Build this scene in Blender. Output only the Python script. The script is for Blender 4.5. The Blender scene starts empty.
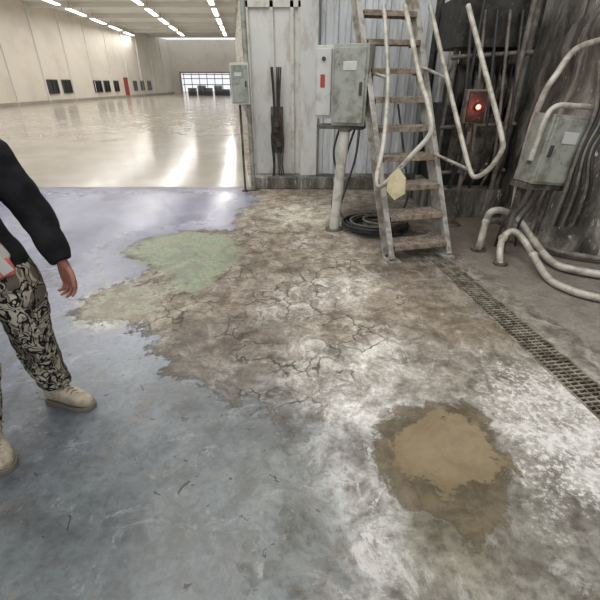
import bpy, bmesh, math, random
import numpy as np
from mathutils import Vector, Matrix, noise
random.seed(4)
H=1.6; F=400.0; PT=math.atan(218/400); CP,SP=math.cos(PT),math.sin(PT)
# measured viewing ray -> used only to survey real positions
def ray(x,y):
    v=300-y; return (x-300, F*CP+v*SP, -F*SP+v*CP)
def G(x,y,z=0.0):
    r=ray(x,y); t=(H-z)/-r[2]; return Vector((r[0]*t,r[1]*t,z))
def AY(x,y,Y):
    r=ray(x,y); t=Y/r[1]; return Vector((r[0]*t,Y,H+r[2]*t))
def srgb(c,k=1.0):
    return tuple(k*(((u/255)/12.92) if u/255<=.04045 else (((u/255)+.055)/1.055)**2.4) for u in c)

sc=bpy.context.scene
sc.view_settings.view_transform='Standard'
sc.view_settings.look='None'
cam=bpy.data.cameras.new('camera'); cam.lens=24; cam.sensor_width=36; cam.clip_end=300; cam.clip_start=.05
co=bpy.data.objects.new('camera',cam); co.location=(0,0,H); co.rotation_euler=(math.pi/2-PT,0,0)
sc.collection.objects.link(co); sc.camera=co

# ---------------- materials
class NT:
    def __init__(s,name):
        s.m=bpy.data.materials.new(name); s.m.use_nodes=True; s.t=s.m.node_tree
        s.b=s.t.nodes['Principled BSDF']; s.tc=s.t.nodes.new('ShaderNodeTexCoord')
    def n(s,k,**kw):
        nd=s.t.nodes.new('ShaderNode'+k)
        for a,v in kw.items(): setattr(nd,a,v)
        return nd
    def l(s,a,b): s.t.links.new(a,b)
    def vec(s,scale=(1,1,1),loc=(0,0,0)):
        mp=s.n('Mapping'); mp.inputs['Scale'].default_value=scale; mp.inputs['Location'].default_value=loc
        s.l(s.tc.outputs['Object'],mp.inputs[0]); return mp.outputs[0]
    def noise(s,scale,detail=8,rough=.6,dist=0,vec=None):
        nd=s.n('TexNoise'); nd.inputs['Scale'].default_value=scale; nd.inputs['Detail'].default_value=detail
        nd.inputs['Roughness'].default_value=rough; nd.inputs['Distortion'].default_value=dist
        s.l(vec or s.tc.outputs['Object'],nd.inputs['Vector']); return nd.outputs['Fac']
    def math(s,op,a,b=None,c=None):
        nd=s.n('Math',operation=op)
        for i,v in enumerate((a,b,c)):
            if v is None: continue
            if isinstance(v,(int,float)): nd.inputs[i].default_value=v
            else: s.l(v,nd.inputs[i])
        return nd.outputs[0]
    def mr(s,v,a,b,c=0,d=1,smooth=True):
        nd=s.n('MapRange',interpolation_type='SMOOTHSTEP' if smooth else 'LINEAR')
        s.l(v,nd.inputs[0])
        for i,x in enumerate((a,b,c,d)): nd.inputs[i+1].default_value=x
        return nd.outputs[0]
    def mix(s,f,a,b,bt='MIX'):
        nd=s.n('Mix',data_type='RGBA',blend_type=bt)
        for i,v in ((0,f),(6,a),(7,b)):
            if isinstance(v,(int,float)): nd.inputs[i].default_value=v
            elif isinstance(v,tuple): nd.inputs[i].default_value=(v[0],v[1],v[2],1)
            else: s.l(v,nd.inputs[i])
        return nd.outputs[2]
    def ramp(s,f,stops,const=False):
        nd=s.n('ValToRGB'); cr=nd.color_ramp
        if const: cr.interpolation='CONSTANT'
        while len(cr.elements)<len(stops): cr.elements.new(.5)
        for e,(p,c) in zip(cr.elements,stops): e.position=p; e.color=(c[0],c[1],c[2],1)
        s.l(f,nd.inputs[0]); return nd.outputs[0]
    def bump(s,h,st=.3,dist=.01):
        nd=s.n('Bump'); nd.inputs['Strength'].default_value=st; nd.inputs['Distance'].default_value=dist
        s.l(h,nd.inputs['Height']); s.l(nd.outputs[0],s.b.inputs['Normal'])
    def attr(s,name,col=False):
        nd=s.n('Attribute',attribute_name=name); return nd.outputs['Color'] if col else nd.outputs['Fac']

def mat(name,c1,c2=None,scale=6,lo=.4,hi=.6,rough=.5,metal=0.0,bump=.15,stretch=(1,1,1),c3=None,s3=20,t3=.62,spec=.5):
    k=NT(name); c1=srgb(c1); v=k.vec(stretch)
    n=k.noise(scale,9,.65,.3,v)
    col=None
    if c2: col=k.mix(k.mr(n,lo,hi),c1,srgb(c2))
    if c3:
        n3=k.noise(s3,8,.7,0,v); col=k.mix(k.mr(n3,t3,t3+.06),col if c2 else c1,srgb(c3))
    if col: k.l(col,k.b.inputs['Base Color'])
    else: k.b.inputs['Base Color'].default_value=(*c1,1)
    k.b.inputs['Roughness'].default_value=rough; k.b.inputs['Metallic'].default_value=metal
    k.b.inputs['Specular IOR Level'].default_value=spec
    if bump: k.bump(k.noise(scale*6,6,.6,0,v),bump,.004)
    return k.m
def emis(name,c,st):
    k=NT(name); k.b.inputs['Base Color'].default_value=(*c,1)
    k.b.inputs['Emission Color'].default_value=(*c,1); k.b.inputs['Emission Strength'].default_value=st; return k.m

M_steel=mat('worn_galvanised_steel',(172,170,164),(130,122,110),9,.42,.62,.5,.2,.2,c3=(88,72,58),s3=26,t3=.64)
M_step=mat('worn_tread',(156,142,126),(104,90,76),14,.38,.64,.65,.1,.4,c3=(180,172,158),s3=30,t3=.6)
M_white=mat('white_painted_steel',(208,206,196),(172,164,148),5,.45,.7,.5,0,.1,c3=(105,85,62),s3=22,t3=.66)
M_pipe=mat('dusty_white_pipe',(190,186,175),(144,137,122),8,.4,.65,.45,.1,.1,c3=(90,78,62),s3=25,t3=.64)
M_box=mat('grey_green_enamel',(160,162,152),(120,119,108),6,.42,.66,.45,.1,.08,c3=(72,64,52),s3=20,t3=.62)
M_boxl=mat('light_grey_enamel',(196,196,190),(160,158,150),5,.5,.75,.45,0,.05)
M_dark=mat('dark_grimy_steel',(60,57,52),(34,32,29),7,.4,.6,.55,.3,.3,c3=(104,97,84),s3=18,t3=.6)
M_mid=mat('dusty_machine_steel',(112,107,96),(62,57,50),6,.4,.6,.6,.2,.3,c3=(146,139,124),s3=18,t3=.6)
M_rust=mat('rusty_brown',(96,68,52),(60,44,34),12,.4,.6,.75,0,.4)
M_rubber=mat('black_rubber_hose',(44,44,44),(84,80,72),10,.5,.7,.5,0,.1)
M_grey=mat('grey_hose',(120,116,106),(88,82,73),10,.4,.6,.55,0,.1)
M_cor=mat('corrugated_zinc',(220,223,224),(182,182,180),3,.4,.7,.42,.15,.05,stretch=(3,3,.5),c3=(126,114,98),s3=8,t3=.68)
M_panel=mat('white_wall_panel',(214,214,208),(186,180,170),2.5,.45,.7,.5,0,.05,stretch=(2,2,.7),c3=(120,96,70),s3=7,t3=.7)
M_cream=mat('cream_wall',(220,213,200),(206,199,186),.4,.4,.7,.6,0,0)
M_band=mat('grey_wall_band',(160,152,142),(142,134,124),.6,.4,.7,.6,0,0)
M_glass=mat('dark_window_glass',(28,30,34),rough=.15,bump=0)
M_frame=mat('dark_frame',(60,58,56),rough=.4,bump=0)
M_red=mat('red_paint',(166,64,56),rough=.5,bump=0)
M_ceil=mat('white_ceiling_sheet',(238,238,236),(226,226,222),.5,.4,.7,.7,0,0)
M_beam=mat('ceiling_beam_paint',(220,218,212),rough=.6,bump=0)
M_lamp=emis('lamp_diffuser',(1,.98,.94),5)
M_redlamp=emis('red_indicator_glow',(1,.08,.06),12)
M_tag=mat('cream_tag_card',(214,204,168),(190,178,140),12,.45,.7,.7,0,.1)
def concrete_mat():
    k=NT('stained_concrete'); v=k.vec((1.6,1.6,.45))
    n=k.noise(2.2,10,.68,.6,v); 
    col=k.ramp(n,[(.32,srgb((40,38,35))),(.46,srgb((84,80,73))),(.56,srgb((124,120,111))),(.68,srgb((176,173,165)))])
    n2=k.noise(9,8,.7,0,k.vec((3,3,.5)))
    col=k.mix(k.mr(n2,.6,.68),col,srgb((205,203,196)))
    k.l(col,k.b.inputs['Base Color']); k.b.inputs['Roughness'].default_value=.85
    k.bump(k.noise(14,10,.7),.6,.02); return k.m
M_conc=concrete_mat()

# ---------------- mesh builder
class B:
    def __init__(s): s.v=[]; s.f=[]; s.m=[]; s.mats=[]
    def mi(s,m):
        if m not in s.mats: s.mats.append(m)
        return s.mats.index(m)
    def add(s,vs,fs,m):
        o=len(s.v); s.v+= [Vector(p) for p in vs]; i=s.mi(m)
        for f in fs: s.f.append(tuple(o+j for j in f)); s.m.append(i)
    def box(s,c,size,m,rz=0,R=None,top=(1,1)):
        R=R or Matrix.Rotation(rz,3,'Z'); c=Vector(c); x,y,z=[a/2 for a in size]
        vs=[]
        for dz in (-1,1):
            tx,ty=(top if dz>0 else (1,1))
            for dx,dy in ((-1,-1),(1,-1),(1,1),(-1,1)):
                vs.append(c+R@Vector((dx*x*tx,dy*y*ty,dz*z)))
        s.add(vs,[(3,2,1,0),(4,5,6,7),(0,1,5,4),(1,2,6,5),(2,3,7,6),(3,0,4,7)],m)
    def beam(s,a,b,w,h,m,up=(0,0,1)):
        a=Vector(a);b=Vector(b); z=(b-a).normalized(); u=Vector(up)
        if abs(z.dot(u))>.99: u=Vector((0,1,0))
        x=z.cross(u).normalized(); y=z.cross(x)
        R=Matrix((x,y,z)).transposed(); s.box((a+b)/2,(w,h,(b-a).length),m,R=R)
    def tube(s,pts,r,m,n=12,smooth=True,sub=6,flat=1.0,flatax=None):
        pts=[Vector(p) for p in pts]; rs=list(r) if isinstance(r,(list,tuple)) else [r]*len(pts)
        if smooth and len(pts)>2:
            P=[];Rr=[]
            for i in range(len(pts)-1):
                p0=pts[max(i-1,0)];p1=pts[i];p2=pts[i+1];p3=pts[min(i+2,len(pts)-1)]
                for j in range(sub):
                    t=j/sub
                    P.append(.5*((2*p1)+(p2-p0)*t+(2*p0-5*p1+4*p2-p3)*t*t+(3*p1-p0-3*p2+p3)*t**3))
                    Rr.append(rs[i]*(1-t)+rs[i+1]*t)
            P.append(pts[-1]);Rr.append(rs[-1]); pts,rs=P,Rr
        vs=[];fs=[]; u=None
        for i,p in enumerate(pts):
            t=(pts[min(i+1,len(pts)-1)]-pts[max(i-1,0)]).normalized()
            if u is None:
                u=Vector(flatax) if flatax else (Vector((0,0,1)) if abs(t.z)<.9 else Vector((1,0,0)))
            u=(u-t*u.dot(t)).normalized(); w=t.cross(u)
            for j in range(n):
                a=2*math.pi*j/n; vs.append(p+rs[i]*(flat*math.cos(a)*u+math.sin(a)*w))
        for i in range(len(pts)-1):
            for j in range(n):
                k=(j+1)%n; fs.append((i*n+j,i*n+k,(i+1)*n+k,(i+1)*n+j))
        fs.append(tuple(range(n))[::-1]); fs.append(tuple((len(pts)-1)*n+j for j in range(n)))
        s.add(vs,fs,m)
    def cyl(s,a,b,r,m,n=20,r2=None): s.tube([a,b],[r,r if r2 is None else r2],m,n,False)
    def ell(s,c,ax,m,n=16,k=10,R=None):
        c=Vector(c); R=R or Matrix.Identity(3); vs=[];fs=[]
        vs.append(c+R@Vector((0,0,-ax[2])))
        for i in range(1,k):
            th=math.pi*i/k
            for j in range(n):
                ph=2*math.pi*j/n
                vs.append(c+R@Vector((ax[0]*math.sin(th)*math.cos(ph),ax[1]*math.sin(th)*math.sin(ph),-ax[2]*math.cos(th))))
        vs.append(c+R@Vector((0,0,ax[2])))
        for j in range(n):
            q=(j+1)%n; fs.append((0,1+q,1+j)); e=1+(k-2)*n; fs.append((e+j,e+q,len(vs)-1))
        for i in range(k-2):
            for j in range(n):
                q=(j+1)%n; fs.append((1+i*n+j,1+i*n+q,1+(i+1)*n+q,1+(i+1)*n+j))
        s.add(vs,fs,m)
    def loft(s,rings,m,cap=True):
        n=len(rings[0]); vs=[p for r in rings for p in r]; fs=[]
        for i in range(len(rings)-1):
            for j in range(n):
                k=(j+1)%n; fs.append((i*n+j,i*n+k,(i+1)*n+k,(i+1)*n+j))
        if cap: fs.append(tuple(range(n))[::-1]); fs.append(tuple((len(rings)-1)*n+j for j in range(n)))
        s.add(vs,fs,m)
    def make(s,name,bevel=0.0,parent=None,smooth=True):
        me=bpy.data.meshes.new(name); me.from_pydata([tuple(v) for v in s.v],[],s.f)
        for m in s.mats: me.materials.append(m)
        me.polygons.foreach_set('material_index',s.m)
        bm=bmesh.new(); bm.from_mesh(me); bmesh.ops.recalc_face_normals(bm,faces=bm.faces); bm.to_mesh(me); bm.free()
        if smooth: me.shade_smooth(); me.set_sharp_from_angle(angle=math.radians(38))
        ob=bpy.data.objects.new(name,me); sc.collection.objects.link(ob)
        if bevel:
            bv=ob.modifiers.new('bevel','BEVEL'); bv.width=bevel; bv.segments=2; bv.limit_method='ANGLE'; bv.angle_limit=math.radians(50)
        if parent: ob.parent=parent
        return ob
def ellring(c,a,b,n=24,p=2.0):
    c=Vector(c);a=Vector(a);b=Vector(b);o=[]
    for j in range(n):
        t=2*math.pi*j/n; x,y=math.cos(t),math.sin(t)
        o.append(c+a*(math.copysign(abs(x)**(2/p),x))+b*(math.copysign(abs(y)**(2/p),y)))
    return o

# ---------------- FLOOR
xs=np.array([-34,-24,-16,-11,-8,-6.5]+list(np.arange(-5.5,4.6,.05))+[5,6,8,12],float)
ys=np.array([-5,-3,-1.5]+list(np.arange(-.6,8.2,.05))+[9,10.5,13,17,24,35,50,72],float)
XX,YY=np.meshgrid(xs,ys); nx,ny=len(xs),len(ys)
V=np.stack([XX.ravel(),YY.ravel()],1)
idx=np.arange(nx*ny).reshape(ny,nx)
faces=np.stack([idx[:-1,:-1].ravel(),idx[:-1,1:].ravel(),idx[1:,1:].ravel(),idx[1:,:-1].ravel()],1)
fm=bpy.data.meshes.new('floor'); fm.from_pydata([(a,b,0) for a,b in V],[],faces.tolist())
def sdf(poly):
    P=np.array(poly,float); d=np.full(len(V),1e9); ins=np.zeros(len(V),bool)
    for i in range(len(P)):
        a=P[i];b=P[(i+1)%len(P)]; ab=b-a
        t=np.clip(((V-a)@ab)/(ab@ab+1e-12),0,1); q=a+t[:,None]*ab
        d=np.minimum(d,np.hypot(*(V-q).T))
        c=((a[1]>V[:,1])!=(b[1]>V[:,1])); 
        with np.errstate(all='ignore'):
            xi=a[0]+(V[:,1]-a[1])*(b[0]-a[0])/(b[1]-a[1]+1e-15)
        ins^= c&(V[:,0]<xi)
    return np.where(ins,d,-d)
def pix(l): return [tuple(G(x,y)[:2]) for x,y in l]
blue=pix([(250,187.5),(256,198),(238,213),(234,230),(190,231),(150,238),(122,252),(150,266),(120,284),(84,300),(78,325),(140,320),(152,350),(190,378),(228,398),(270,410),(292,432),(310,470),(318,525),(322,599)])+[(.05,-4.9),(-33,-4.9),(-33,7.03)]
green=pix([(122,252),(150,238),(190,231),(224,234),(240,243),(236,262),(218,280),(195,292),(165,288),(178,274),(150,266)])
pale=pix([(78,302),(110,285),(150,280),(180,286),(168,300),(156,314),(120,328),(78,327)])
wet=pix([(374,432),(384,413),(410,406),(450,402),(480,409),(492,425),(500,455),(506,480),(512,505),(495,524),(470,530),(455,516),(430,512),(402,500),(385,475),(374,455)])
pud=pix([(387,440),(394,425),(420,412),(450,410),(475,420),(490,440),(499,465),(495,480),(470,488),(445,484),(415,475),(395,460)])
greyc=[(-.86,7.03),(-5.6,38),(-11,72),(-34,72),(-34,7.03)]
crack=pix([(110,262),(240,215),(330,230),(400,280),(420,340),(330,400),(260,420),(160,350),(110,300)])
spk=pix([(490,360),(560,375),(640,410),(640,520),(560,510),(520,460),(496,410)])
fl=pix([(430,225),(470,262),(700,420),(800,300),(560,180)])
def fattr(n,a):
    at=fm.attributes.new(n,'FLOAT','POINT'); at.data.foreach_set('value',a.astype(np.float32))
for n,p in (('d_blue',blue),('d_green',green),('d_pale',pale),('d_wet',wet),('d_pud',pud),('d_grey',greyc),('d_crack',crack),('d_spk',spk),('d_right',fl)):
    fattr(n,sdf(p))
conc_s={(275,200):(160,148,130),(300,214):(206,199,184),(255,215):(150,141,126),(310,240):(164,156,143),(270,240):(138,127,112),(280,265):(122,111,96),(240,270):(136,127,112),(340,260):(156,147,132),(230,300):(130,119,106),(180,310):(150,142,128),(300,300):(174,167,158),(350,290):(198,193,184),(390,300):(152,141,126),(340,330):(152,143,129),(260,340):(112,103,93),(310,350):(166,160,151),(200,345):(124,117,108),(400,270):(110,100,88),(430,310):(128,118,102),(470,330):(126,116,100),(370,360):(196,192,185),(310,385):(170,166,159),(270,400):(116,114,110),(350,400):(206,204,200),(330,450):(162,162,160),(350,490):(184,184,182),(370,510):(172,172,168),(430,360):(150,144,134),(480,380):(138,132,122),(520,400):(164,160,152),(560,430):(194,192,188),(590,460):(180,178,174),(530,470):(146,143,135),(540,510):(116,114,104),(580,510):(138,136,130),(500,300):(128,122,112),(560,300):(126,122,113),(590,340):(134,129,120),(540,270):(118,112,103),(440,530):(118,114,99),(330,520):(150,151,150),(420,250):(96,88,78),(370,215):(96,88,78),(300,190):(148,137,122),(500,240):(104,98,88),(300,430):(126,128,127)}
blue_s={(20,195):(114,117,152),(60,200):(117,120,154),(200,197):(132,130,158),(150,212):(140,141,170),(100,240):(114,118,145),(60,280):(106,111,134),(100,340):(120,127,141),(140,380):(117,124,132),(60,440):(106,112,119),(150,440):(110,116,121),(220,430):(110,115,117),(100,500):(100,107,110),(200,500):(114,120,121),(280,470):(126,131,129),(200,400):(104,109,112),(-100,300):(107,113,140)}
def cattr(name,S,k):
    num=np.zeros((len(V),3)); den=np.zeros(len(V))
    for (x,y),c in S.items():
        g=G(x,y); d2=(V[:,0]-g.x)**2+(V[:,1]-g.y)**2
        w=1/(d2+.0008*g.y**2)**1.8
        num+=w[:,None]*np.array(srgb(c,k)); den+=w
    C=np.ones((len(V),4)); C[:,:3]=num/den[:,None]
    at=fm.attributes.new(name,'FLOAT_COLOR','POINT'); at.data.foreach_set('color',C.astype(np.float32).ravel())
cattr('c_conc',conc_s,1.02); cattr('c_blue',blue_s,.86)
# cut the drain slot
dd=Vector((.137,-.9906,0)).normalized(); dn=Vector((-dd.y,dd.x,0))   # along, across (+x side)
D0=Vector((1.265,4.12,0)); DW=.23; DL=3.4
bm=bmesh.new(); bm.from_mesh(fm)
for p,nn in ((D0,dn),(D0+dn*DW,dn),(D0,dd),(D0+dd*DL,dd)):
    bmesh.ops.bisect_plane(bm,geom=bm.verts[:]+bm.edges[:]+bm.faces[:],plane_co=p,plane_no=nn,dist=1e-5)
kill=[f for f in bm.faces if 0<(f.calc_center_median()-D0).dot(dn)<DW and 0<(f.calc_center_median()-D0).dot(dd)<DL]
bmesh.ops.delete(bm,geom=kill,context='FACES'); bm.to_mesh(fm); bm.free()
floor=bpy.data.objects.new('floor',fm); sc.collection.objects.link(floor)
k=NT('industrial_floor')
n_big=k.noise(1.6,10,.65,.5); n_mid=k.noise(5.5,10,.68,.4); n_fine=k.noise(26,8,.7)
n_L=k.noise(2.4,12,.74,.8,k.vec((1,1,1),(4.3,1.7,0)))
e1=k.math('MULTIPLY',k.math('SUBTRACT',n_mid,.5),.7); e2=k.math('MULTIPLY',k.math('SUBTRACT',n_fine,.5),.3); e3=k.math('MULTIPLY',k.math('SUBTRACT',n_L,.5),1.1)
n_edge=k.math('ADD',e1,e2); n_edgeL=k.math('ADD',n_edge,e3)
def msk(a,amp=1.0,w=.012,off=0.0,L=False):
    v=k.math('ADD',k.attr(a),k.math('MULTIPLY',n_edgeL if L else n_edge,amp)); return k.mr(v,-w+off,w+off)
def mixf(f,a,b):
    nd=k.n('Mix',data_type='FLOAT')
    for i,v in ((0,f),(2,a),(3,b)):
        if isinstance(v,(int,float)): nd.inputs[i].default_value=v
        else: k.l(v,nd.inputs[i])
    return nd.outputs[0]
# concrete
det=k.ramp(n_mid,[(.30,(.34,.31,.28)),(.43,(.66,.63,.59)),(.52,(1,.99,.98)),(.66,(1.5,1.5,1.5))])
det2=k.ramp(n_fine,[(.33,(.5,.47,.44)),(.5,(1,1,1)),(.68,(1.32,1.32,1.32))])
cc_=k.attr('c_conc',True)
conc=k.mix(1.0,cc_,det,'MULTIPLY')
conc=k.mix(.9,conc,det2,'MULTIPLY')
incrk=msk('d_crack',.6,.25)
bigb=k.mr(k.noise(2.6,9,.7,1.2),.51,.60)
conc=k.mix(k.math('MULTIPLY',bigb,k.math('ADD',.2,k.math('MULTIPLY',incrk,.3))),conc,srgb((92,82,70)))
whit=k.mr(k.noise(3.6,12,.8,.9,k.vec((1.3,1,1))),.53,.60)
bw=k.n('RGBToBW'); k.l(cc_,bw.inputs[0])
conc=k.mix(k.math('MULTIPLY',whit,k.mr(bw.outputs[0],.16,.5,.25,.9)),conc,srgb((214,211,206)))
drk=k.mr(k.noise(4.4,12,.78,1.0,k.vec((1,1,1),(9,3,0))),.56,.63)
conc=k.mix(k.math('MULTIPLY',drk,.42),conc,srgb((74,68,60)))
def tide(n,c,w): return k.mr(k.math('ABSOLUTE',k.math('SUBTRACT',n,c)),w*.4,w,1,0)
td=k.math('MAXIMUM',tide(n_L,.50,.007),tide(n_big,.55,.005)); td=k.math('MULTIPLY',td,k.math('MULTIPLY',msk('d_crack',.8,.2,-.25),k.mr(n_fine,.42,.52)))
conc=k.mix(k.math('MULTIPLY',td,.6),conc,srgb((60,52,43)))
# cracks
vw=k.n('VectorMath',operation='ADD'); nz=k.n('TexNoise'); nz.inputs['Scale'].default_value=4; nz.inputs['Detail'].default_value=6
k.l(k.tc.outputs['Object'],nz.inputs['Vector']); sv=k.n('VectorMath',operation='SCALE'); sv.inputs['Scale'].default_value=.35
k.l(nz.outputs['Color'],sv.inputs[0]); k.l(k.tc.outputs['Object'],vw.inputs[0]); k.l(sv.outputs[0],vw.inputs[1])
vo=k.n('TexVoronoi',feature='DISTANCE_TO_EDGE'); vo.inputs['Scale'].default_value=4.2; k.l(vw.outputs[0],vo.inputs['Vector'])
cr=k.mr(vo.outputs['Distance'],.008,.04,1,0)
cr=k.math('MULTIPLY',cr,k.mr(k.noise(2.3,4,.5),.44,.54)); cr=k.math('MULTIPLY',cr,msk('d_crack',.6,.08))
conc=k.mix(k.math('MULTIPLY',cr,.8),conc,srgb((56,48,40)))
# white speckle zone
sp=k.math('MULTIPLY',k.mr(k.noise(34,6,.7),.5,.56),msk('d_spk',1.4,.12)); conc=k.mix(k.math('MULTIPLY',sp,.8),conc,srgb((222,220,216)))
# smooth trowelled floor right of the drain
rc=k.mix(.4,cc_,det,'MULTIPLY'); rc=k.mix(.6,rc,det2,'MULTIPLY'); rc=k.mix(k.math('MULTIPLY',drk,.4),rc,srgb((80,75,67)))
conc=k.mix(msk('d_right',.2,.02),conc,rc)
# coating
sx=k.n('SeparateXYZ'); k.l(k.tc.outputs['Object'],sx.inputs[0]); nearm=k.mr(sx.outputs[1],1.8,4.6,1,.15)
rim=k.mr(k.attr('d_blue'),.0,.75,1,0); wear=k.math('MAXIMUM',nearm,k.math('MULTIPLY',rim,.9))
bl=k.attr('c_blue',True)
bl=k.mix(.9,bl,k.ramp(n_big,[(.35,(.66,.67,.68)),(.5,(1,1,1)),(.65,(1.22,1.22,1.19))]),'MULTIPLY')
bl=k.mix(k.math('MULTIPLY',wear,.8),bl,k.ramp(n_mid,[(.35,(.60,.60,.58)),(.5,(1,1,1)),(.65,(1.25,1.24,1.2))]),'MULTIPLY')
bl=k.mix(k.math('MULTIPLY',wear,.85),bl,k.ramp(n_fine,[(.35,(.70,.69,.66)),(.5,(1,1,1)),(.65,(1.18,1.18,1.16))]),'MULTIPLY')
dirt=k.mr(k.noise(3.4,12,.8,.8),.49,.62)
bl=k.mix(k.math('MULTIPLY',k.math('MULTIPLY',dirt,wear),.62),bl,srgb((88,87,82)))
dirt2=k.mr(k.noise(6.5,12,.82,.6,k.vec((1,1,1),(2,7,0))),.54,.64)
bl=k.mix(k.math('MULTIPLY',k.math('MULTIPLY',dirt2,wear),.55),bl,srgb((122,119,110)))
scf=k.mr(k.noise(4,12,.82,.7,k.vec((1,1.5,1))),.54,.64); bl=k.mix(k.math('MULTIPLY',k.math('MULTIPLY',scf,nearm),.5),bl,srgb((158,162,163)))
chip=k.mr(k.noise(11,7,.6,.6),.645,.665); bl=k.mix(k.math('MULTIPLY',chip,wear),bl,srgb((60,58,54)))
chip2=k.mr(k.noise(5.2,9,.66,.8,k.vec((1,1,1),(1,5,2))),.62,.635); bl=k.mix(k.math('MULTIPLY',k.math('MULTIPLY',chip2,rim),.8),bl,srgb((84,80,73)))
mb_hard=msk('d_blue',.75,.02,L=True); mb_soft=msk('d_blue',1.0,.16,L=True)
low=k.mr(sx.outputs[1],1.15,1.9,1,0)
mb=mixf(k.math('MULTIPLY',low,.8),mb_hard,mb_soft)
edge=k.math('MULTIPLY',k.math('MULTIPLY',msk('d_blue',.75,.03,-.035,L=True),k.math('SUBTRACT',1.0,mb)),k.math('SUBTRACT',1.0,low))
col=k.mix(k.math('MULTIPLY',edge,.6),conc,srgb((80,75,66)))
col=k.mix(mb,col,bl)
# green and pale patches
gr=k.mix(k.mr(n_fine,.4,.6),srgb((104,124,92)),srgb((134,148,116))); gr=k.mix(k.math('MULTIPLY',k.mr(n_mid,.50,.57),.7),gr,srgb((128,124,106)))
gr=k.mix(k.math('MULTIPLY',k.mr(n_L,.5,.56),.65),gr,srgb((92,98,80)))
mg=msk('d_green',.6,.035,L=True); col=k.mix(k.math('MULTIPLY',mg,.85),col,gr)
pa=k.mix(k.mr(n_fine,.4,.62),srgb((146,149,130)),srgb((176,174,158))); pa=k.mix(k.math('MULTIPLY',k.mr(n_mid,.46,.58),.7),pa,srgb((124,117,103)))
mp_=msk('d_pale',.7,.05,L=True); col=k.mix(k.math('MULTIPLY',mp_,.8),col,pa)
# far grey coating
mgray=k.mr(k.attr('d_grey'),-.01,.01)
gy=k.mix(k.mr(k.noise(.5,6,.6),.4,.6),srgb((166,159,149)),srgb((180,173,163)))
col=k.mix(mgray,col,gy)
# wet + puddle
mw=msk('d_wet',.4,.010,L=True); wc=k.mix(.28,k.mix(k.mr(n_mid,.4,.62),srgb((90,80,62)),srgb((116,104,82))),k.mix(1.0,col,(.5,.46,.40),'MULTIPLY'))
wl=k.math('MULTIPLY',msk('d_wet',.4,.012,-.014,L=True),k.math('SUBTRACT',1.0,mw))
col=k.mix(k.math('MULTIPLY',wl,.6),col,srgb((76,66,50)))
col=k.mix(mw,col,wc)
mpd=msk('d_pud',.42,.018,L=True); pc=k.mix(k.mr(n_big,.35,.65),srgb((128,113,87)),srgb((150,136,110))); pc=k.mix(k.math('MULTIPLY',k.mr(n_L,.40,.60),.55),pc,srgb((112,99,78)))
col=k.mix(k.math('MULTIPLY',mpd,.9),col,pc)
k.l(col,k.b.inputs['Base Color'])
ro=k.mr(n_fine,.3,.7,.62,.8)
ro=mixf(mb,ro,k.math('ADD',k.math('MULTIPLY',wear,.22),k.mr(n_mid,.3,.7,.1,.22)))
ro=mixf(k.math('MULTIPLY',mg,.9),ro,.45); ro=mixf(mgray,ro,k.mr(n_big,.3,.7,.12,.2)); ro=mixf(mw,ro,.22); ro=mixf(mpd,ro,.05)
k.l(ro,k.b.inputs['Roughness'])
rough_area=k.math('SUBTRACT',1.0,k.math('MINIMUM',1.0,k.math('ADD',k.math('ADD',mgray,mpd),k.math('ADD',k.math('MULTIPLY',mb,.85),k.math('MULTIPLY',mw,.5)))))
hgt=k.math('ADD',k.math('ADD',n_mid,k.math('MULTIPLY',n_fine,.4)),k.math('ADD',k.math('MULTIPLY',cr,-.4),k.math('MULTIPLY',mb,.15)))
hh=k.math('MULTIPLY',hgt,k.math('ADD',rough_area,.03))
k.bump(hh,.55,.02)
fm.materials.append(k.m)

# ---------------- drain
b=B(); c0=D0; 
def dp(a,l,z): return D0+dn*a+dd*l+Vector((0,0,z))
M_tr=mat('trench_concrete',(70,64,54),(40,36,30),8,.4,.6,.9)
for a in (-.012,DW+.012): b.beam(dp(a,0,-.1),dp(a,DL,-.1),.024,.19,M_tr)
b.beam(dp(DW/2,-.02,-.19),dp(DW/2,DL+.02,-.19),DW+.05,.02,M_tr)
for l in (-.012,DL+.012): b.beam(dp(-.02,l,-.1),dp(DW+.02,l,-.1),.024,.19,M_tr)
M_gr=mat('rusty_cast_grate',(156,150,136),(100,92,78),10,.4,.6,.6,.2,.2)
for a in (.008,DW-.008): b.beam(dp(a,0,-.008),dp(a,DL,-.008),.016,.022,M_gr)
for a in (.06,.115,.17): b.beam(dp(a,0,-.014),dp(a,DL,-.014),.008,.02,M_gr)
l=.01
while l<DL:
    b.beam(dp(.012,l,-.010),dp(DW-.012,l,-.010),.012,.016,M_gr); l+=.034
b.make('floor_drain_grate',smooth=False)

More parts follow.
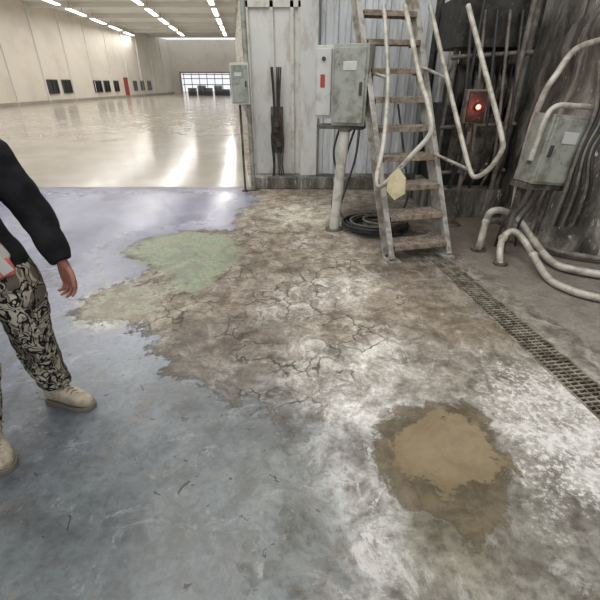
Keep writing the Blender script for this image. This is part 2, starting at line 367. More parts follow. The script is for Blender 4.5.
# ---------------- hall shell
wl0=G(0,107.5); wl1=G(172,94)
wd=(wl1-wl0).normalized(); wA=wl0-wd*34; wB=wl1+wd*1
n=Vector((-wd.y,wd.x,0))
b=B(); b.beam(wA+n*.1+Vector((0,0,3.5)),wB+n*.1+Vector((0,0,3.5)),.2,7,M_cream)
L=(wB-wA).length; s=0
while s<L:
    b.beam(wA+wd*s-n*.04,wA+wd*s-n*.04+Vector((0,0,7)),.12,.1,M_beam); s+=4
b.make('wall_left')
b=B(); b.beam(wA-n*.06+Vector((0,0,.12)),wB-n*.06+Vector((0,0,.12)),.08,.24,M_band); b.make('baseboard_left')
def onwall(px):
    r=ray(px,100); 
    den=wd.x*r[1]-wd.y*r[0]; t=(-wA.x*r[1]+wA.y*r[0])/den; return t
P=lambda s,z,o: wA+wd*s-n*o+Vector((0,0,z))
wi=0
for (xa,xb,z0_,z1_) in ((51,61,.75,1.75),(66,74,.75,1.75),(97,104,.7,1.7),(107,112,.7,1.7),(116,121,.7,1.7),(136,139,.7,1.7),(143,146,.7,1.7),(150,153,.7,1.7)):
    wi+=1; sa,sb=onwall(xa),onwall(xb); b=B()
    mid=(sa+sb)/2
    b.beam(P(sa,(z0_+z1_)/2,.04),P(sb,(z0_+z1_)/2,.04),.06,z1_-z0_,M_glass)
    for zz in (z0_,z1_): b.beam(P(sa,zz,.07),P(sb,zz,.07),.08,.08,M_frame)
    for ss in (sa,mid,sb): b.beam(P(ss,z0_,.07),P(ss,z1_,.07),.08,.08,M_frame)
    b.make('window_%d'%wi)
sa,sb=onwall(127),onwall(130.5)
b=B(); b.beam(P(sa,1.0,.05),P(sb,1.0,.05),.08,2.0,M_red); b.beam(P((sa+sb)/2,0,.1),P((sa+sb)/2,2.0,.1),.04,.05,M_frame)
b.beam(P(sa,2.0,.08),P(sb,2.0,.08),.12,.1,M_frame); b.make('door_1')
FY=wB.y; b=B()
xl=AY(182,88,FY).x; xr=AY(233,88,FY).x
b.box(((wB.x+xl)/2,FY+.1,3.5),(xl-wB.x,.2,7),M_cream); b.box(((xr+1)/2,FY+.1,3.5),(1-xr,.2,7),M_cream); b.box(((xl+xr)/2,FY+.1,4.9),(xr-xl,.2,4.2),M_cream)
for xx in (xl,xr): b.box((xx,FY-.05,1.4),(.2,.3,2.8),M_band)
b.box(((xl+xr)/2,FY-.05,2.85),(xr-xl+.2,.3,.2),M_band)
b.make('wall_far')
b=B(); b.box((-12,FY+9.6,-.05),(34,19,.06),mat('outside_paving',(190,188,182))); b.make('outside_paving')
# half-raised dock shutter structure seen as dark rails in the opening
b=B()
for z in (1.25,2.05,2.6): b.box(((xl+xr)/2,FY+.3,z),(xr-xl-.3,.08,.1),M_frame)
for i in range(7): b.box((xl+.4+i*(xr-xl-.8)/6,FY+.3,1.38),(.08,.08,2.72),M_frame)
b.make('door_2')
b=B()
for i,(px,hh_,dd_) in enumerate(((193,.9,0),(201,1.2,1),(209,1.0,0),(217,1.3,1.5),(226,.8,.3))):
    g=G(px,95.3)+Vector((0,dd_,0)); nl=int(hh_/.15)
    for j in range(nl):
        z=.15*j
        for e in (-.42,0,.42): b.box(g+Vector((0,e,z+.05)),(1.0,.1,.1),M_rubber)
        for e in (-.4,-.2,0,.2,.4): b.box(g+Vector((e,0,z+.115)),(.12,1.0,.03),M_frame)
b.make('stacked_pallets',smooth=False)
# ceiling + lights
b=B(); b.box((-9,30,7.1),(44,70,.15),M_ceil)
yy=2
while yy<64: b.box((-9,yy,6.85),(44,.18,.35),M_beam); yy+=6
b.make('ceiling')
def area(name,loc,size,power,col=(1,.98,.95),rot=(0,0,0),sy=None):
    L=bpy.data.lights.new(name,'AREA'); L.energy=power; L.color=col; L.size=size
    if sy: L.shape='RECTANGLE'; L.size_y=sy
    o=bpy.data.objects.new(name,L); o.location=loc; o.rotation_euler=rot; sc.collection.objects.link(o); return o
b=B()
for i,xx in enumerate((-3.6,-8.6,-14.5)):
    tilt=math.atan(.12); Rm=Matrix.Rotation(tilt,3,'Z')
    c=Vector((xx-2.4,33,6.4)); 
    for j in range(-4,5):
        q=c+Rm@Vector((0,j*5.4,0)); b.box(q,(.34,3.6,.06),M_lamp,R=Rm); b.box(q+Vector((0,0,.06)),(.4,3.7,.08),M_beam,R=Rm)
        for e in (-1.4,1.4): b.cyl(q+Rm@Vector((0,e,.08)),q+Rm@Vector((0,e,.5)),.015,M_frame,8)
    area('strip_light' if i==0 else 'strip_light.%03d'%i,c-Vector((0,0,.06)),.34,860,rot=(0,0,tilt),sy=47)
b.make('high_bay_lights')
area('work_light',(-1.6,3.2,6.2),3,225,sy=5); area('work_light.001',(2.0,1.0,5.2),2.2,105)
area('side_light',(-5,9.5,5.0),2.2,110,rot=(math.radians(-50),0,0))
w=bpy.data.worlds.new('world'); sc.world=w; w.use_nodes=True
w.node_tree.nodes['Background'].inputs[0].default_value=(.95,.97,1,1); w.node_tree.nodes['Background'].inputs[1].default_value=1.0

# ---------------- back wall of the annex
WY=7.25
b=B()
x0,x1=.28,2.45; n_=int((x1-x0)/.019); vs=[];fs=[]
for i in range(n_+1):
    x=x0+(x1-x0)*i/n_; dyy=-.035 if 2<=i%10<=5 else .0
    for z in (.02,3.6): vs.append((x,WY-.04+dyy,z))
for i in range(n_): fs.append((2*i,2*i+2,2*i+3,2*i+1))
b.add(vs,fs,M_cor)
b.box(((x0+x1)/2,WY+.06,1.8),(x1-x0,.1,3.6),M_dark); b.make('wall_corrugated',smooth=False)
b=B(); b.box((-.27,WY+.02,1.8),(1.1,.12,3.6),M_panel)
for xx in (-.79,-.42,-.12,.0,.27): b.box((xx,WY-.06,1.8),(.05,.05,3.6),M_white)
b.box((.14,WY-.14,1.8),(.26,.14,3.6),M_panel)
b.box((-.27,WY-.06,2.6),(1.1,.05,.08),M_white); b.make('wall_back')
b=B(); b.box((.75,WY-.22,.1),(3.0,.34,.2),M_conc); b.make('trim_1',.015)
b=B(); b.box((4.6,WY+.3,1.8),(4.4,.2,3.6),M_dark)
for xx in (2.6,3.4,4.2,5.0): b.box((xx,WY+.12,1.8),(.12,.16,3.6),M_mid)
b.make('wall_back_right')
b=B(); b.box((6.6,3.5,1.8),(.2,9,3.6),M_dark); b.make('wall_right')
b=B(); b.box((-.80,WY+.55,3.0),(.1,.9,6),M_panel); b.make('wall_divider')
b=B(); 
for i in range(9):
    p=Vector((-.9-.147*(i+1)*5.2+.6,WY+(i+1)*5.2,0)); b.box(p+Vector((0,0,3.5)),(.3,.3,7),M_white); b.box(p+Vector((0,0,.3)),(.4,.4,.6),M_band)
b.make('hall_columns')
b=B(); b.box((1.2,36,3.5),(.2,56,7),M_cream); b.make('wall_hall_right')

b=B(); p=G(254,190); b.cyl(p,p+Vector((-.02,0,2.6)),.038,M_box); b.box(p+Vector((0,0,.01)),(.14,.14,.02),M_mid)
b.make('steel_post')
b=B(); q=AY(241,90,6.75); b.box(q+Vector((0,0,.08)),(.27,.18,.54),M_boxl); b.box(q+Vector((0,-.1,.08)),(.23,.02,.48),M_box)
b.box(q+Vector((.09,-.12,.08)),(.02,.03,.08),M_frame); b.box(q+Vector((-.02,-.112,.2)),(.1,.006,.05),M_boxl)
b.cyl(q+Vector((-.03,0,-.2)),(q.x-.03,q.y,0.0),.018,M_mid); b.box((q.x-.03,q.y,.01),(.1,.1,.02),M_mid); b.make('junction_box',.006)
b=B(); q=AY(277,131,7.0)
b.box(q+Vector((0,.06,.08)),(.14,.12,.22),M_rust); b.box(q+Vector((.03,.05,-.2)),(.12,.12,.2),M_rust)
b.box(q+Vector((0,.13,0)),(.2,.03,.7),M_mid)
b.cyl(q+Vector((0,0,.1)),q+Vector((0,-.06,.1)),.045,M_frame); b.cyl(q+Vector((.03,0,-.2)),q+Vector((.03,-.06,-.2)),.045,M_frame)
for o in (-.07,-.05,.02,.05,.08):
    b.tube([q+Vector((o,.05,.9)),q+Vector((o*.6,.02,.3)),q+Vector((o*1.3,-.01,-.1)),q+Vector((o,.0,-.55)),q+Vector((o*1.8,-.05,-.95))],.012,M_rust if o>.06 else M_rubber,8)
b.make('socket_box_with_cables',.005)

# control panel on post
b=B(); base=G(334,229); top=AY(345,128,4.72)
b.cyl(base,top,.058,M_white,24); b.cyl(base,base+Vector((0,0,.015)),.11,M_mid); 
b.cyl(top-Vector((0,0,.03)),top+Vector((0,0,.02)),.075,M_mid)
rz=math.radians(-20); R=Matrix.Rotation(rz,3,'Z')
c=top+Vector((.06,.02,.40))
b.box(c,(.36,.26,.74),M_box,rz=rz)
b.box(c+R@Vector((0,-.142,0)),(.31,.025,.68),M_box,rz=rz)
b.box(c+R@Vector((.12,-.16,-.02)),(.025,.03,.12),M_frame,rz=rz)
b.box(c+R@Vector((0,-.156,.18)),(.14,.008,.08),M_boxl,rz=rz)
c2=c+R@Vector((-.30,.06,.03)); b.box(c2,(.2,.2,.68),M_boxl,rz=rz); b.box(c2+R@Vector((0,-.11,0)),(.16,.02,.62),M_boxl,rz=rz)
b.box(c2+R@Vector((-.01,-.122,.02)),(.05,.008,.12),M_red,rz=rz); b.cyl(c2+R@Vector((0,-.12,.22)),c2+R@Vector((0,-.14,.22)),.02,M_frame)
b.box(c+R@Vector((-.1,0,-.39)),(.5,.2,.04),M_mid,rz=rz)
for o in (-.12,.05): b.tube([c+R@Vector((o,.05,-.38)),top+Vector((o*.9,.06,-.25)),top+Vector((-.05,.07,-.6)),base+Vector((-.03,.09,.25)),base+Vector((.05,.1,.03))],.012,M_rubber,8)
b.make('control_panel',.008)

# ---------------- coiled hose
b=B(); hc=G(376,229); pts=[]
for i in range(6*18+1):
    a=i/18*2*math.pi; r=.38+.06*math.sin(a*.37+1)+.03*math.sin(a*1.3)
    pts.append(hc+Vector((r*math.cos(a)*.95+.02*math.sin(a*.6),r*math.sin(a)*.85+.03*math.cos(a*.31),.025+.014*(i/18))))
b.tube(pts,.016,M_rubber,8,sub=2)
pts=[]
for i in range(4*16+1):
    a=i/16*2*math.pi+1; r=.29+.09*math.sin(a*.53)
    pts.append(hc+Vector((.05+r*math.cos(a),r*math.sin(a)*.85,.03+.03*(i/16))))
b.tube(pts,.014,M_grey,8,sub=2)
b.tube([hc+Vector((-.34,.1,.06)),hc+Vector((-.42,.4,.12)),hc+Vector((-.3,.9,.3)),hc+Vector((-.1,1.5,.7)),hc+Vector((.0,1.95,1.6))],.016,M_rubber,8)
b.tube([hc+Vector((.3,.2,.1)),hc+Vector((.5,.6,.25)),hc+Vector((.6,1.4,.6)),hc+Vector((.55,2,1.3))],.016,M_rubber,8)
b.make('coiled_hose')

# ---------------- staircase
b=B(); A=Vector((-.25,.97,0)).normalized(); W=Vector((A.y,-A.x,0)); SL=Vector((.93,3.78,0)); SW=.60
slope=(A*.15+Vector((0,0,.26))).normalized()
Ltot=2.9/slope.z
for o in (0,SW):
    s0=SL+W*o; s1=s0+slope*Ltot; sgn=1 if o==0 else -1
    x=W; z=slope; y=z.cross(x); Rm=Matrix((x,y,z)).transposed()
    b.box((s0+s1)/2,(.012,.16,Ltot),M_steel,R=Rm)
    for e in (-.075,.075): b.box((s0+s1)/2+y*e-x*sgn*.022,(.055,.012,Ltot),M_steel,R=Rm)
    b.box(s0+Vector((0,0,.012))-A*.02,(.12,.18,.024),M_steel,rz=math.atan2(W.y,W.x))
    for e in (-.05,.05): b.cyl(s0+A*e-W*sgn*.03+Vector((0,0,.02)),s0+A*e-W*sgn*.03+Vector((0,0,.05)),.012,M_dark,8)
for i in range(11):
    c=SL+W*SW/2+A*(.09+.15*i)+Vector((0,0,.155+.26*i))
    Rm=Matrix.Rotation(math.atan2(W.y,W.x),3,'Z')
    b.box(c,(SW-.02,.25,.012),M_step,R=Rm)
    b.box(c-A*.125-Vector((0,0,.018)),(SW-.02,.012,.048),M_step,R=Rm)
    b.box(c+A*.125-Vector((0,0,.016)),(SW-.02,.012,.042),M_step,R=Rm)
    for r_ in range(4):
        for q_ in range(11): b.box(c+W*((q_-5)*.05)+A*((r_-1.5)*.055)+Vector((0,0,.008)),(.026,.008,.006),M_steel,rz=.7 if (r_+q_)%2 else -.7)
    for sgn in (-1,1): b.box(c+W*sgn*(SW/2-.02)-Vector((0,0,.03)),(.03,.16,.05),M_mid,R=Rm)
r=.022
rr=[AY(430,5,4.78),AY(447,78,4.42),AY(462,140,4.1),AY(470,170,3.96),AY(476,177,3.88),AY(490,168,3.80),AY(502,150,3.75),AY(502,138,3.77),AY(496,112,3.9),AY(487,78,4.06),AY(468,5,4.42)]
b.tube(rr,r,M_pipe,14)
lr=[AY(384,5,4.85),AY(388,78,4.5),AY(384,140,4.15),AY(377,176,3.97),AY(379,187,3.9),AY(392,177,3.86),AY(412,155,3.8),AY(429,136,3.78),AY(431,122,3.8),AY(427,100,3.92),AY(420,78,4.06),AY(405,5,4.45)]
b.tube(lr,r,M_pipe,14)
def onstr(o,z): return SL+W*o+slope*(z/slope.z)
for z,pr in ((.95,rr[3]),(1.75,rr[1])): b.cyl(onstr(SW,z),pr,.016,M_steel,10)
for z,pr in ((.85,lr[3]),(1.7,lr[1])): b.cyl(onstr(0,z),pr,.016,M_steel,10)
pl=SL+A*1.68+W*SW/2+Vector((0,0,2.97)); rzz=math.atan2(W.y,W.x)
b.box(pl+A*.55,(SW+.1,1.1,.05),M_step,rz=rzz)
for o in (-.33,.33): b.beam(pl+W*o+Vector((0,0,-.08)),pl+W*o+A*1.1+Vector((0,0,-.08)),.04,.12,M_steel); b.cyl(pl+W*o+A*.05,pl+W*o+A*.05+Vector((0,0,1)),.02,M_pipe)
b.make('steel_staircase',.002)
b=B(); t=[AY(x,y,3.72) for x,y in ((389,176),(398,168),(405,178),(404,194),(394,200),(386,190))]
b.loft([t,[p+Vector((.01,.006,0)) for p in t]],M_tag); b.tube([AY(398,169,3.72),AY(402,165,3.79)],.004,M_frame,6)
b.make('hanging_tag')

# ---------------- right machinery
def pedestal():
    rings=[]
    base=[(2.62,4.35),(2.95,4.02),(3.5,3.86),(5.4,3.7),(5.6,6.3),(2.85,6.4)]
    top=[(2.95,4.6),(3.15,4.3),(3.6,4.15),(5.3,4.0),(5.5,6.2),(3.0,6.3)]
    def dens(poly,n=10):
        o=[]
        for i in range(len(poly)):
            a=Vector(poly[i]);c=Vector(poly[(i+1)%len(poly)])
            for j in range(n): o.append(a.lerp(c,j/n))
        return o
    bb=dens(base);tt=dens(top); K=30
    for k_ in range(K+1):
        f=k_/K; z=3.0*f; rg=[]
        for a,c in zip(bb,tt):
            p=a.lerp(c,f**.8); v=Vector((p.x,p.y,z)); ctr=Vector((4,5,z)); d=(v-ctr).normalized()
            v=v+d*(.07*noise.fractal(v*2.2,1,2,4)+.02*noise.noise(v*9)); 
            if z<.15: v=v+d*.05
            v.z=z; rg.append(v)
        rings.append(rg)
    b=B(); b.loft(rings,M_conc); return b.make('concrete_pedestal')
pedestal()
b=B()
b.box((2.2,5.85,.18),(.9,1.2,.36),M_conc)
b.box((2.22,5.95,.85),(.75,.8,1.0),M_dark); b.box((2.22,5.52,.9),(.56,.06,.7),M_mid)
b.cyl((1.95,5.7,1.5),(2.6,5.7,1.5),.26,M_mid,28); b.cyl((1.9,5.7,1.5),(1.96,5.7,1.5),.30,M_dark,28); b.cyl((2.59,5.7,1.5),(2.65,5.7,1.5),.30,M_dark,28)
for i in range(9): b.box((2.0+.07*i,5.7,1.5),(.012,.58,.58),M_dark)
b.box((2.25,5.8,2.2),(.95,.7,.5),M_dark)
for i,(x,y,rr_) in enumerate(((1.85,5.6,.035),(1.98,5.35,.02),(2.5,5.3,.03),(2.6,5.4,.04),(1.78,6.3,.05))):
    b.cyl((x,y,.0),(x+.02,y,3.0),rr_,(M_grey,M_rubber,M_grey)[i%3],14)
for z in (.55,1.1,1.85): b.cyl((1.75,5.42,z),(2.65,5.35,z+.05),.025,M_grey,12)
for i in range(5):
    x=1.9+.14*i; b.tube([(x,5.4,2.3),(x+.03,5.3,1.7),(x+.08,5.25,1.1),(x+.1,5.25,.7),(x+.05,5.4,.3)],.018,(M_rubber,M_grey)[i%2],8)
for p in ((2.0,5.49,.65),(2.45,5.49,.65),(2.0,5.49,1.2),(2.45,5.49,1.2)): b.cyl(p,(p[0],p[1]-.03,p[2]),.02,M_steel,8)
b.make('process_machine',.006)
b=B(); q=AY(478,107,4.85); b.box(q+Vector((0,.1,0)),(.24,.12,.34),M_mid); b.box(q+Vector((0,.035,0)),(.2,.02,.3),M_dark)
b.cyl(q+Vector((0,.03,0)),q+Vector((0,-.01,0)),.036,M_dark,20); b.ell(q+Vector((0,-.012,0)),(.026,.02,.026),M_redlamp)
b.cyl(q+Vector((0,.1,-.16)),(q.x,q.y+.1,0.0),.025,M_mid,12); b.box((q.x,q.y+.1,.01),(.16,.16,.02),M_mid); b.make('indicator_lamp_box',.004)
pl_=bpy.data.lights.new('indicator_glow','POINT'); pl_.energy=1.6; pl_.color=(1,.1,.08); pl_.shadow_soft_size=.03
po=bpy.data.objects.new('indicator_glow',pl_); po.location=q+Vector((0,-.1,0)); sc.collection.objects.link(po)
b=B(); q=AY(551,150,4.0); rz=math.radians(14); R=Matrix.Rotation(rz,3,'Z')@Matrix.Rotation(math.radians(6),3,'Y')
b.box(q,(.42,.24,.60),M_box,R=R); b.box(q+R@Vector((0,-.13,0)),(.37,.025,.55),M_box,R=R)
b.box(q+R@Vector((-.15,-.15,0)),(.025,.03,.1),M_frame,R=R); b.box(q+R@Vector((.02,-.146,.12)),(.16,.008,.1),M_boxl,R=R)
for z in (-.2,.2): b.box(q+R@Vector((.2,-.14,z)),(.03,.04,.06),M_steel,R=R)
fr=[(-.27,-.08,-.1),(-.26,-.08,.25),(-.19,-.08,.36),(.0,-.08,.38),(.2,-.08,.38),(.28,-.06,.3)]
b.tube([q+R@Vector(p) for p in fr],.024,M_pipe,12)
b.beam(q+R@Vector((-.27,-.05,-.12)),q+R@Vector((-.2,-.02,-.12)),.03,.03,M_mid)
b.box(q+R@Vector((0,0,-.33)),(.5,.2,.05),M_mid,R=R)
for o in (-.18,.18):
    pb=q+R@Vector((o,.02,-.33)); b.cyl(pb,(pb.x,pb.y+.05,0),.03,M_mid,12)
for o in (-.1,0,.1):
    b.tube([q+R@Vector((o,.02,-.32)),q+R@Vector((o-.02,.04,-.5)),q+R@Vector((o-.1,.06,-.72)),G(505+o*100,246,.03)],.014,M_rubber,8)
b.make('electrical_cabinet',.008)
b=B(); b.tube([AY(513,212,4.35),AY(520,170,4.3),AY(532,125,4.25),AY(545,92,4.2),AY(556,75,4.2),AY(575,50,4.3),AY(600,40,4.5)],.028,M_pipe,14)
b.cyl(AY(513,212,4.35),Vector((AY(513,212,4.35).x,4.35,0)),.028,M_pipe,14); b.make('pipe_railing')
b=B()
for i in range(6):
    x=585+i*5; b.tube([AY(x+14,60,3.95+i*.02),AY(x+10,110,3.9),AY(x-6-i*2,150,3.86),AY(x-20,190,3.86),AY(x-34,226,3.95)],.016,(M_grey,M_rubber)[i%2],8)
b.make('hanging_cables')
b=B()
p1=[G(478,250,.0),G(481,240,.12),AY(486,222,4.25),AY(491,212,4.22),AY(503,211,4.2),AY(520,222,4.12),AY(533,240,4.0),G(552,262,.05),G(575,270,.05),G(625,278,.05)]
b.tube(p1,.036,M_pipe,16)
p2=[G(500,264,.0),AY(500,250,3.78),AY(503,238,3.9),AY(512,231,3.92),AY(522,238,3.82),AY(533,255,3.65),G(548,278,.04),G(570,290,.04),G(600,298,.04),G(640,304,.04)]
b.tube(p2,.032,M_pipe,16)
p3=[AY(486,222,4.3),AY(500,222,4.32),AY(520,236,4.25),G(560,252,.06),G(625,262,.06)]; b.tube(p3,.03,M_grey,14)
for p in (p1[2],p1[6],p2[2],p2[5]): b.ell(p,(.046,.046,.042),M_pipe)
b.cyl(G(478,250),G(478,250)+Vector((0,0,.02)),.08,M_mid); b.cyl(G(500,264),G(500,264)+Vector((0,0,.02)),.07,M_mid)
b.make('floor_pipes')
b=B(); q=G(601,238,.2)-Vector((0,.12,0)); b.cyl((q.x,q.y,0),(q.x,q.y,.42),.055,M_white,16); b.ell((q.x,q.y,.42),(.06,.06,.05),M_white); b.cyl((q.x-.09,q.y,.3),(q.x+.09,q.y,.3),.028,M_mid,12); b.make('valve_stub')

# ---------------- WORKER
def remesh(b,name,vox,smooth_it=2):
    ob=b.make(name+'_tmp',smooth=False)
    r=ob.modifiers.new('r','REMESH'); r.mode='VOXEL'; r.voxel_size=vox
    s=ob.modifiers.new('s','SMOOTH'); s.iterations=smooth_it; s.factor=.5
    dg=bpy.context.evaluated_depsgraph_get(); dg.update()
    me=bpy.data.meshes.new_from_object(ob.evaluated_get(dg)); bpy.data.objects.remove(ob,do_unlink=True); me.name=name; return me
def link(me,name,parent):
    me.shade_smooth(); o=bpy.data.objects.new(name,me); sc.collection.objects.link(o); o.parent=parent; return o
worker=bpy.data.objects.new('worker',None); sc.collection.objects.link(worker)
def camo():
    k=NT('camouflage_fabric')
    n=k.noise(9,2,.5,.5,k.vec((1.3,1.3,.9))); n2=k.noise(12,2,.5,.5,k.vec((1.3,1.3,.9),(3,1,2)))
    a=k.ramp(n,[(0,srgb((104,96,84))),(.44,srgb((166,159,143))),(.52,srgb((118,113,99))),(.58,srgb((192,185,168)))],True)
    m_=k.ramp(n2,[(0,(0,0,0)),(.40,(1,1,1)),(.455,(0,0,0)),(.53,(1,1,1)),(.585,(0,0,0))],True)
    k.l(k.mix(m_,a,srgb((34,30,28))),k.b.inputs['Base Color']); k.b.inputs['Roughness'].default_value=.9
    k.b.inputs['Specular IOR Level'].default_value=.2
    k.bump(k.noise(260,3),.2,.002); return k.m
M_camo=camo()
M_black=mat('black_sweater',(20,20,23),(32,32,36),8,.4,.6,.9,0,.4,spec=.2)
M_skin=mat('skin',(150,98,80),(130,80,64),14,.4,.65,.5,0,.1)
M_vest=mat('hi_vis_vest',(204,108,90),(184,92,76),8,.4,.6,.75,0,.2)
M_refl=mat('reflective_tape',(170,166,162),rough=.35,bump=.1)
M_boot=mat('beige_suede_boot',(176,166,146),(140,130,112),12,.4,.65,.85,0,.3)
M_sole=mat('boot_sole',(112,104,90),rough=.8)
M_hair=mat('black_hair',(22,18,16),rough=.5)
M_eye=mat('eye_white',(225,220,212),rough=.2,bump=0); M_iris=mat('iris',(40,26,18),rough=.2,bump=0); M_lip=mat('lips',(140,74,66),rough=.5)
C=Vector((-1.335,1.55,0)); f=Vector((.6,-.8,0)); lf=Vector((.8,.6,0)); UP=Vector((0,0,1))
def Lp(a,c,z):
    sh=max(0,min(1,(z-.92)/.16)); sh=sh*sh*(3-2*sh)
    return C+lf*(a-.055*sh)+f*(c-.035*sh)+UP*z
body=B()
tor=[(.78,.10,.09,0),(.84,.165,.125,0),(.90,.175,.13,0),(.98,.170,.128,.0),(1.08,.168,.125,.0),(1.2,.182,.13,0),(1.29,.195,.125,-.005),(1.37,.185,.11,-.01),(1.42,.13,.085,-.015),(1.46,.07,.065,-.01),(1.49,.058,.058,0)]
body.loft([ellring(Lp(0,o,z),lf*a,f*c,28,2.3) for z,a,c,o in tor],M_black)
Lh=Lp(.088,0,.86);Rh=Lp(-.088,0,.86)
Lk=Vector((-1.325,1.655,.50));La=Vector((-1.352,1.725,.12))
Rk=Vector((-1.455,1.435,.50));Ra=Vector((-1.515,1.395,.12))
body.tube([Lh+UP*.04,Lh-UP*.06,(Lh+Lk)/2,Lk,(Lk+La)/2+Vector((-.01,0,0)),La+UP*.05,La],[.085,.107,.103,.093,.088,.077,.070],M_camo,24)
body.tube([Rh+UP*.04,Rh-UP*.06,(Rh+Rk)/2,Rk,(Rk+Ra)/2+Vector((-.01,0,0)),Ra+UP*.05,Ra],[.085,.107,.103,.093,.088,.077,.070],M_camo,24)
Ls=Lp(.205,.005,1.355);Le=Vector((-1.135,1.675,1.11));Lw=Vector((-1.045,1.62,.915))
Rs=Lp(-.185,-.01,1.355);Re=Lp(-.27,-.04,1.10);Rw=Lp(-.27,.06,.88)
for s_,e_,w_ in ((Ls,Le,Lw),(Rs,Re,Rw)):
    body.ell(s_,(.075,.075,.07),M_black)
    body.tube([s_+UP*.01,(s_+e_)/2,e_,(e_+w_)/2,w_],[.076,.076,.071,.062,.046],M_black,20)
    dw=(w_-e_).normalized(); body.tube([w_-dw*.03,w_+dw*.005],[.048,.046],M_black,20,False)
me=remesh(body,'clothed_body',.008,4)
for m in (M_black,M_camo): me.materials.append(m) if m.name not in [q.name for q in me.materials if q] else None
mats=[q.name for q in me.materials]; iB,iC=mats.index(M_black.name),mats.index(M_camo.name)
def segd(p,a,b_):
    ab=b_-a; t=max(0,min(1,(p-a).dot(ab)/ab.length_squared)); return (p-a-ab*t).length
for p in me.polygons:
    c=p.center; arm=min(segd(c,Le,Lw),segd(c,Re,Rw),segd(c,Ls,Le),segd(c,Rs,Re))<.080
    p.material_index=iC if (c.z<.925 and not arm) else iB
nrm=[v.normal.copy() for v in me.vertices]
for v,n_ in zip(me.vertices,nrm):
    q_=v.co
    fold=noise.noise(Vector((q_.x*7,q_.y*7,q_.z*16)))*.008+noise.noise(Vector((q_.x*16+3,q_.y*16,q_.z*30+q_.x*12)))*.005
    if q_.z<.3: fold+=.007*math.sin(q_.z*95+q_.x*20)*max(0,1-q_.z/.3)
    v.co=q_+n_*fold
link(me,'clothed_body',worker)
vb=B(); vr=[(.90,.188,.150,0),(.94,.187,.148,0),(.97,.186,.147,0),(1.02,.185,.145,0),(1.09,.184,.144,0),(1.14,.188,.146,0),(1.2,.196,.148,0),(1.28,.197,.143,-.005),(1.36,.165,.126,-.01),(1.42,.125,.10,-.015)]
for i in range(len(vr)-1):
    a_,b_=vr[i],vr[i+1]; m=M_refl if i in (2,5) else M_vest
    vb.loft([ellring(Lp(0,q[3],q[0]),lf*q[1],f*q[2],44,2.3) for q in (a_,b_)],m,cap=False)
o=vb.make('vest',parent=worker); 
bm=bmesh.new(); bm.from_mesh(o.data); bmesh.ops.remove_doubles(bm,verts=bm.verts,dist=.0005)
bmesh.ops.delete(bm,geom=[fc for fc in bm.faces if abs((fc.calc_center_median()-C).dot(lf)+.05)>(.135 if fc.calc_center_median().z>1.0 else .16)],context='FACES')
bm.to_mesh(o.data); bm.free()
sd=o.modifiers.new('s','SOLIDIFY'); sd.thickness=.006; sb_=o.modifiers.new('sub','SUBSURF'); sb_.levels=1; sb_.render_levels=1
vb=B()
for s_ in (-1,1):
    vb.tube([Lp(s_*.08,.150,.92),Lp(s_*.082,.148,1.05),Lp(s_*.085,.15,1.2),Lp(s_*.085,.145,1.28),Lp(s_*.085,.118,1.37),Lp(s_*.085,.06,1.425)],.022,M_refl,8,flat=.12,flatax=f)
vb.make('vest_straps',parent=worker)
def hand(Wp,d,w,n,name):
    b=B(); d=d.normalized(); w=(w-d*w.dot(d)).normalized(); n=(n-d*n.dot(d)-w*n.dot(w)).normalized()
    b.tube([Wp-d*.03,Wp,Wp+d*.02],[.026,.026,.027],M_skin,16,flat=.8,flatax=n)
    rg=[(.0,.026,.020),(.03,.036,.019),(.06,.042,.017),(.085,.043,.015),(.098,.038,.012)]
    b.loft([ellring(Wp+d*q-n*.004*(q/.1),w*a_,n*c_,20,2.4) for q,a_,c_ in rg],M_skin)
    for off,L,c_ in ((.032,.070,.35),(.011,.080,.45),(-.011,.074,.55),(-.031,.058,.65)):
        p=Wp+d*.085+w*off; pts=[p]; ang=.15
        for j,fr_ in enumerate((.45,.30,.25)):
            ang+=c_*(.9 if j else .5); dr=(d*math.cos(ang)-n*math.sin(ang)+w*off*2).normalized(); p=p+dr*L*fr_; pts.append(p)
        b.tube(pts,[.0100,.0094,.0084,.0068],M_skin,12,sub=3); b.ell(pts[-1],(.0068,)*3,M_skin,8,6); b.ell(pts[1],(.0098,)*3,M_skin,8,6)
    p=Wp+d*.028+w*.026-n*.004; q1=p+(d*.7+w*.62-n*.25).normalized()*.038; q2=q1+(d*.9+w*.32-n*.3).normalized()*.030; q3=q2+(d*.97+w*.05-n*.35).normalized()*.022
    b.tube([p,q1,q2,q3],[.016,.0125,.011,.0085],M_skin,12,sub=3); b.ell(q3,(.0085,)*3,M_skin,8,6)
    me=remesh(b,name,.0026,2); 
    if not me.materials: me.materials.append(M_skin)
    link(me,name,worker)
hand(Lw+(Lw-Le).normalized()*.01,Vector((.16,-.10,-.98)),f+lf*.55,lf-f*.55,'left_hand')
hand(Rw+(Rw-Re).normalized()*.01,Vector((0,0,-1))+f*.15,f,-lf,'right_hand')
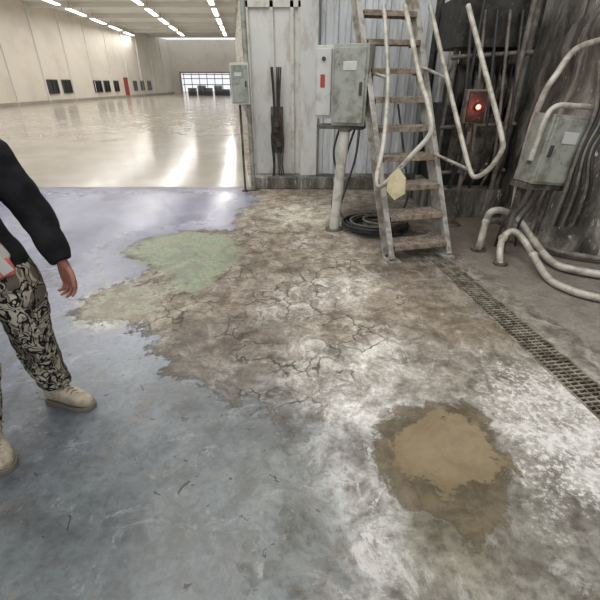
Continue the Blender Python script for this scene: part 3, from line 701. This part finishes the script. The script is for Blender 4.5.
def boot(an,dirv,name):
    d=dirv.normalized(); w=Vector((-d.y,d.x,0)); heel=Vector((an.x,an.y,0))-d*.085; b=B()
    prof=[(-.0,.026,.07),(.015,.036,.10),(.05,.041,.125),(.09,.042,.125),(.13,.044,.10),(.17,.049,.082),(.21,.051,.072),(.25,.046,.062),(.275,.034,.052),(.288,.016,.036)]
    b.loft([ellring(heel+d*s+UP*(.02+h/2),w*a_,UP*h/2,24,2.7) for s,a_,h in prof],M_boot)
    b.tube([Vector((an.x,an.y,.07)),Vector((an.x,an.y,.15))],[.046,.05],M_boot,20,False)
    me=remesh(b,name,.005,2)
    if not me.materials: me.materials.append(M_boot)
    link(me,name,worker)
    b=B(); out=[(-.008,.02),(-.002,.034),(.05,.044),(.13,.044),(.2,.055),(.25,.052),(.28,.038),(.296,.016)]
    poly=[heel+d*s+w*a_ for s,a_ in out]+[heel+d*s-w*a_ for s,a_ in out[::-1]]
    b.loft([[p+UP*.001 for p in poly],[p+UP*.026 for p in poly]],M_sole)
    for i in range(5):
        s=.12+.022*i; hgt=.125-.011*i; b.tube([heel+d*s-w*.022+UP*(hgt),heel+d*s+UP*(hgt+.012),heel+d*(s+.01)+w*.022+UP*(hgt)],.003,M_sole,6)
    b.make(name+'_sole',.004,parent=worker)
boot(La,Vector((.96,-.24,0)),'left_boot'); boot(Ra+Vector((0.01,0,0)),Vector((.72,-.69,0)),'right_boot')
# head
hb=B(); Rf=Matrix((f,lf,UP)).transposed(); hc=Lp(0,.015,1.615)
hb.tube([Lp(0,0,1.42),Lp(0,.005,1.48),Lp(0,.01,1.56)],[.06,.055,.055],M_skin,20)
hb.ell(hc+UP*.02,(.098,.076,.098),M_skin,24,16,Rf); hb.ell(hc+f*.02-UP*.055,(.062,.055,.062),M_skin,20,12,Rf)
hb.ell(hc+f*.065-UP*.095,(.02,.024,.018),M_skin,12,8,Rf)
hb.tube([hc+f*.092+UP*.015,hc+f*.104-UP*.012,hc+f*.112-UP*.028],[.008,.011,.014],M_skin,10)
for s_ in (-1,1):
    hb.ell(hc+lf*s_*.078-UP*.008-f*.005,(.018,.008,.032),M_skin,10,8,Rf); hb.ell(hc+f*.084+lf*s_*.03+UP*.027,(.012,.024,.006),M_skin,10,6,Rf)
    hb.ell(hc+f*.082+lf*s_*.012-UP*.032,(.01,.008,.008),M_skin,8,6,Rf)
me=remesh(hb,'head',.004,2)
if not me.materials: me.materials.append(M_skin)
link(me,'head',worker)
hb=B()
for s_ in (-1,1):
    e=hc+f*.083+lf*s_*.031+UP*.008; hb.ell(e,(.010,.014,.008),M_eye,12,8,Rf); hb.ell(e+f*.007,(.005,.006,.006),M_iris,10,8,Rf)
    hb.tube([e+UP*.018-lf*s_*.016+f*.012,e+UP*.023+f*.012,e+UP*.017+lf*s_*.02+f*.004],[.003,.004,.002],M_hair,6)
hb.ell(hc+f*.086-UP*.058,(.008,.025,.004),M_lip,12,8,Rf); hb.ell(hc+f*.085-UP*.066,(.008,.020,.005),M_lip,12,8,Rf)
hb.make('face_features',parent=worker)
hb=B(); hb.ell(hc+UP*.035-f*.012,(.103,.083,.093),M_hair,24,16,Rf)
o=hb.make('hair',parent=worker); bm=bmesh.new(); bm.from_mesh(o.data)
bmesh.ops.delete(bm,geom=[v for v in bm.verts if ((v.co-hc).dot(f)>.045 and (v.co-hc).z<.075) or (v.co-hc).z<-.035],context='VERTS'); bm.to_mesh(o.data); bm.free()
o.modifiers.new('s','SOLIDIFY').thickness=.006
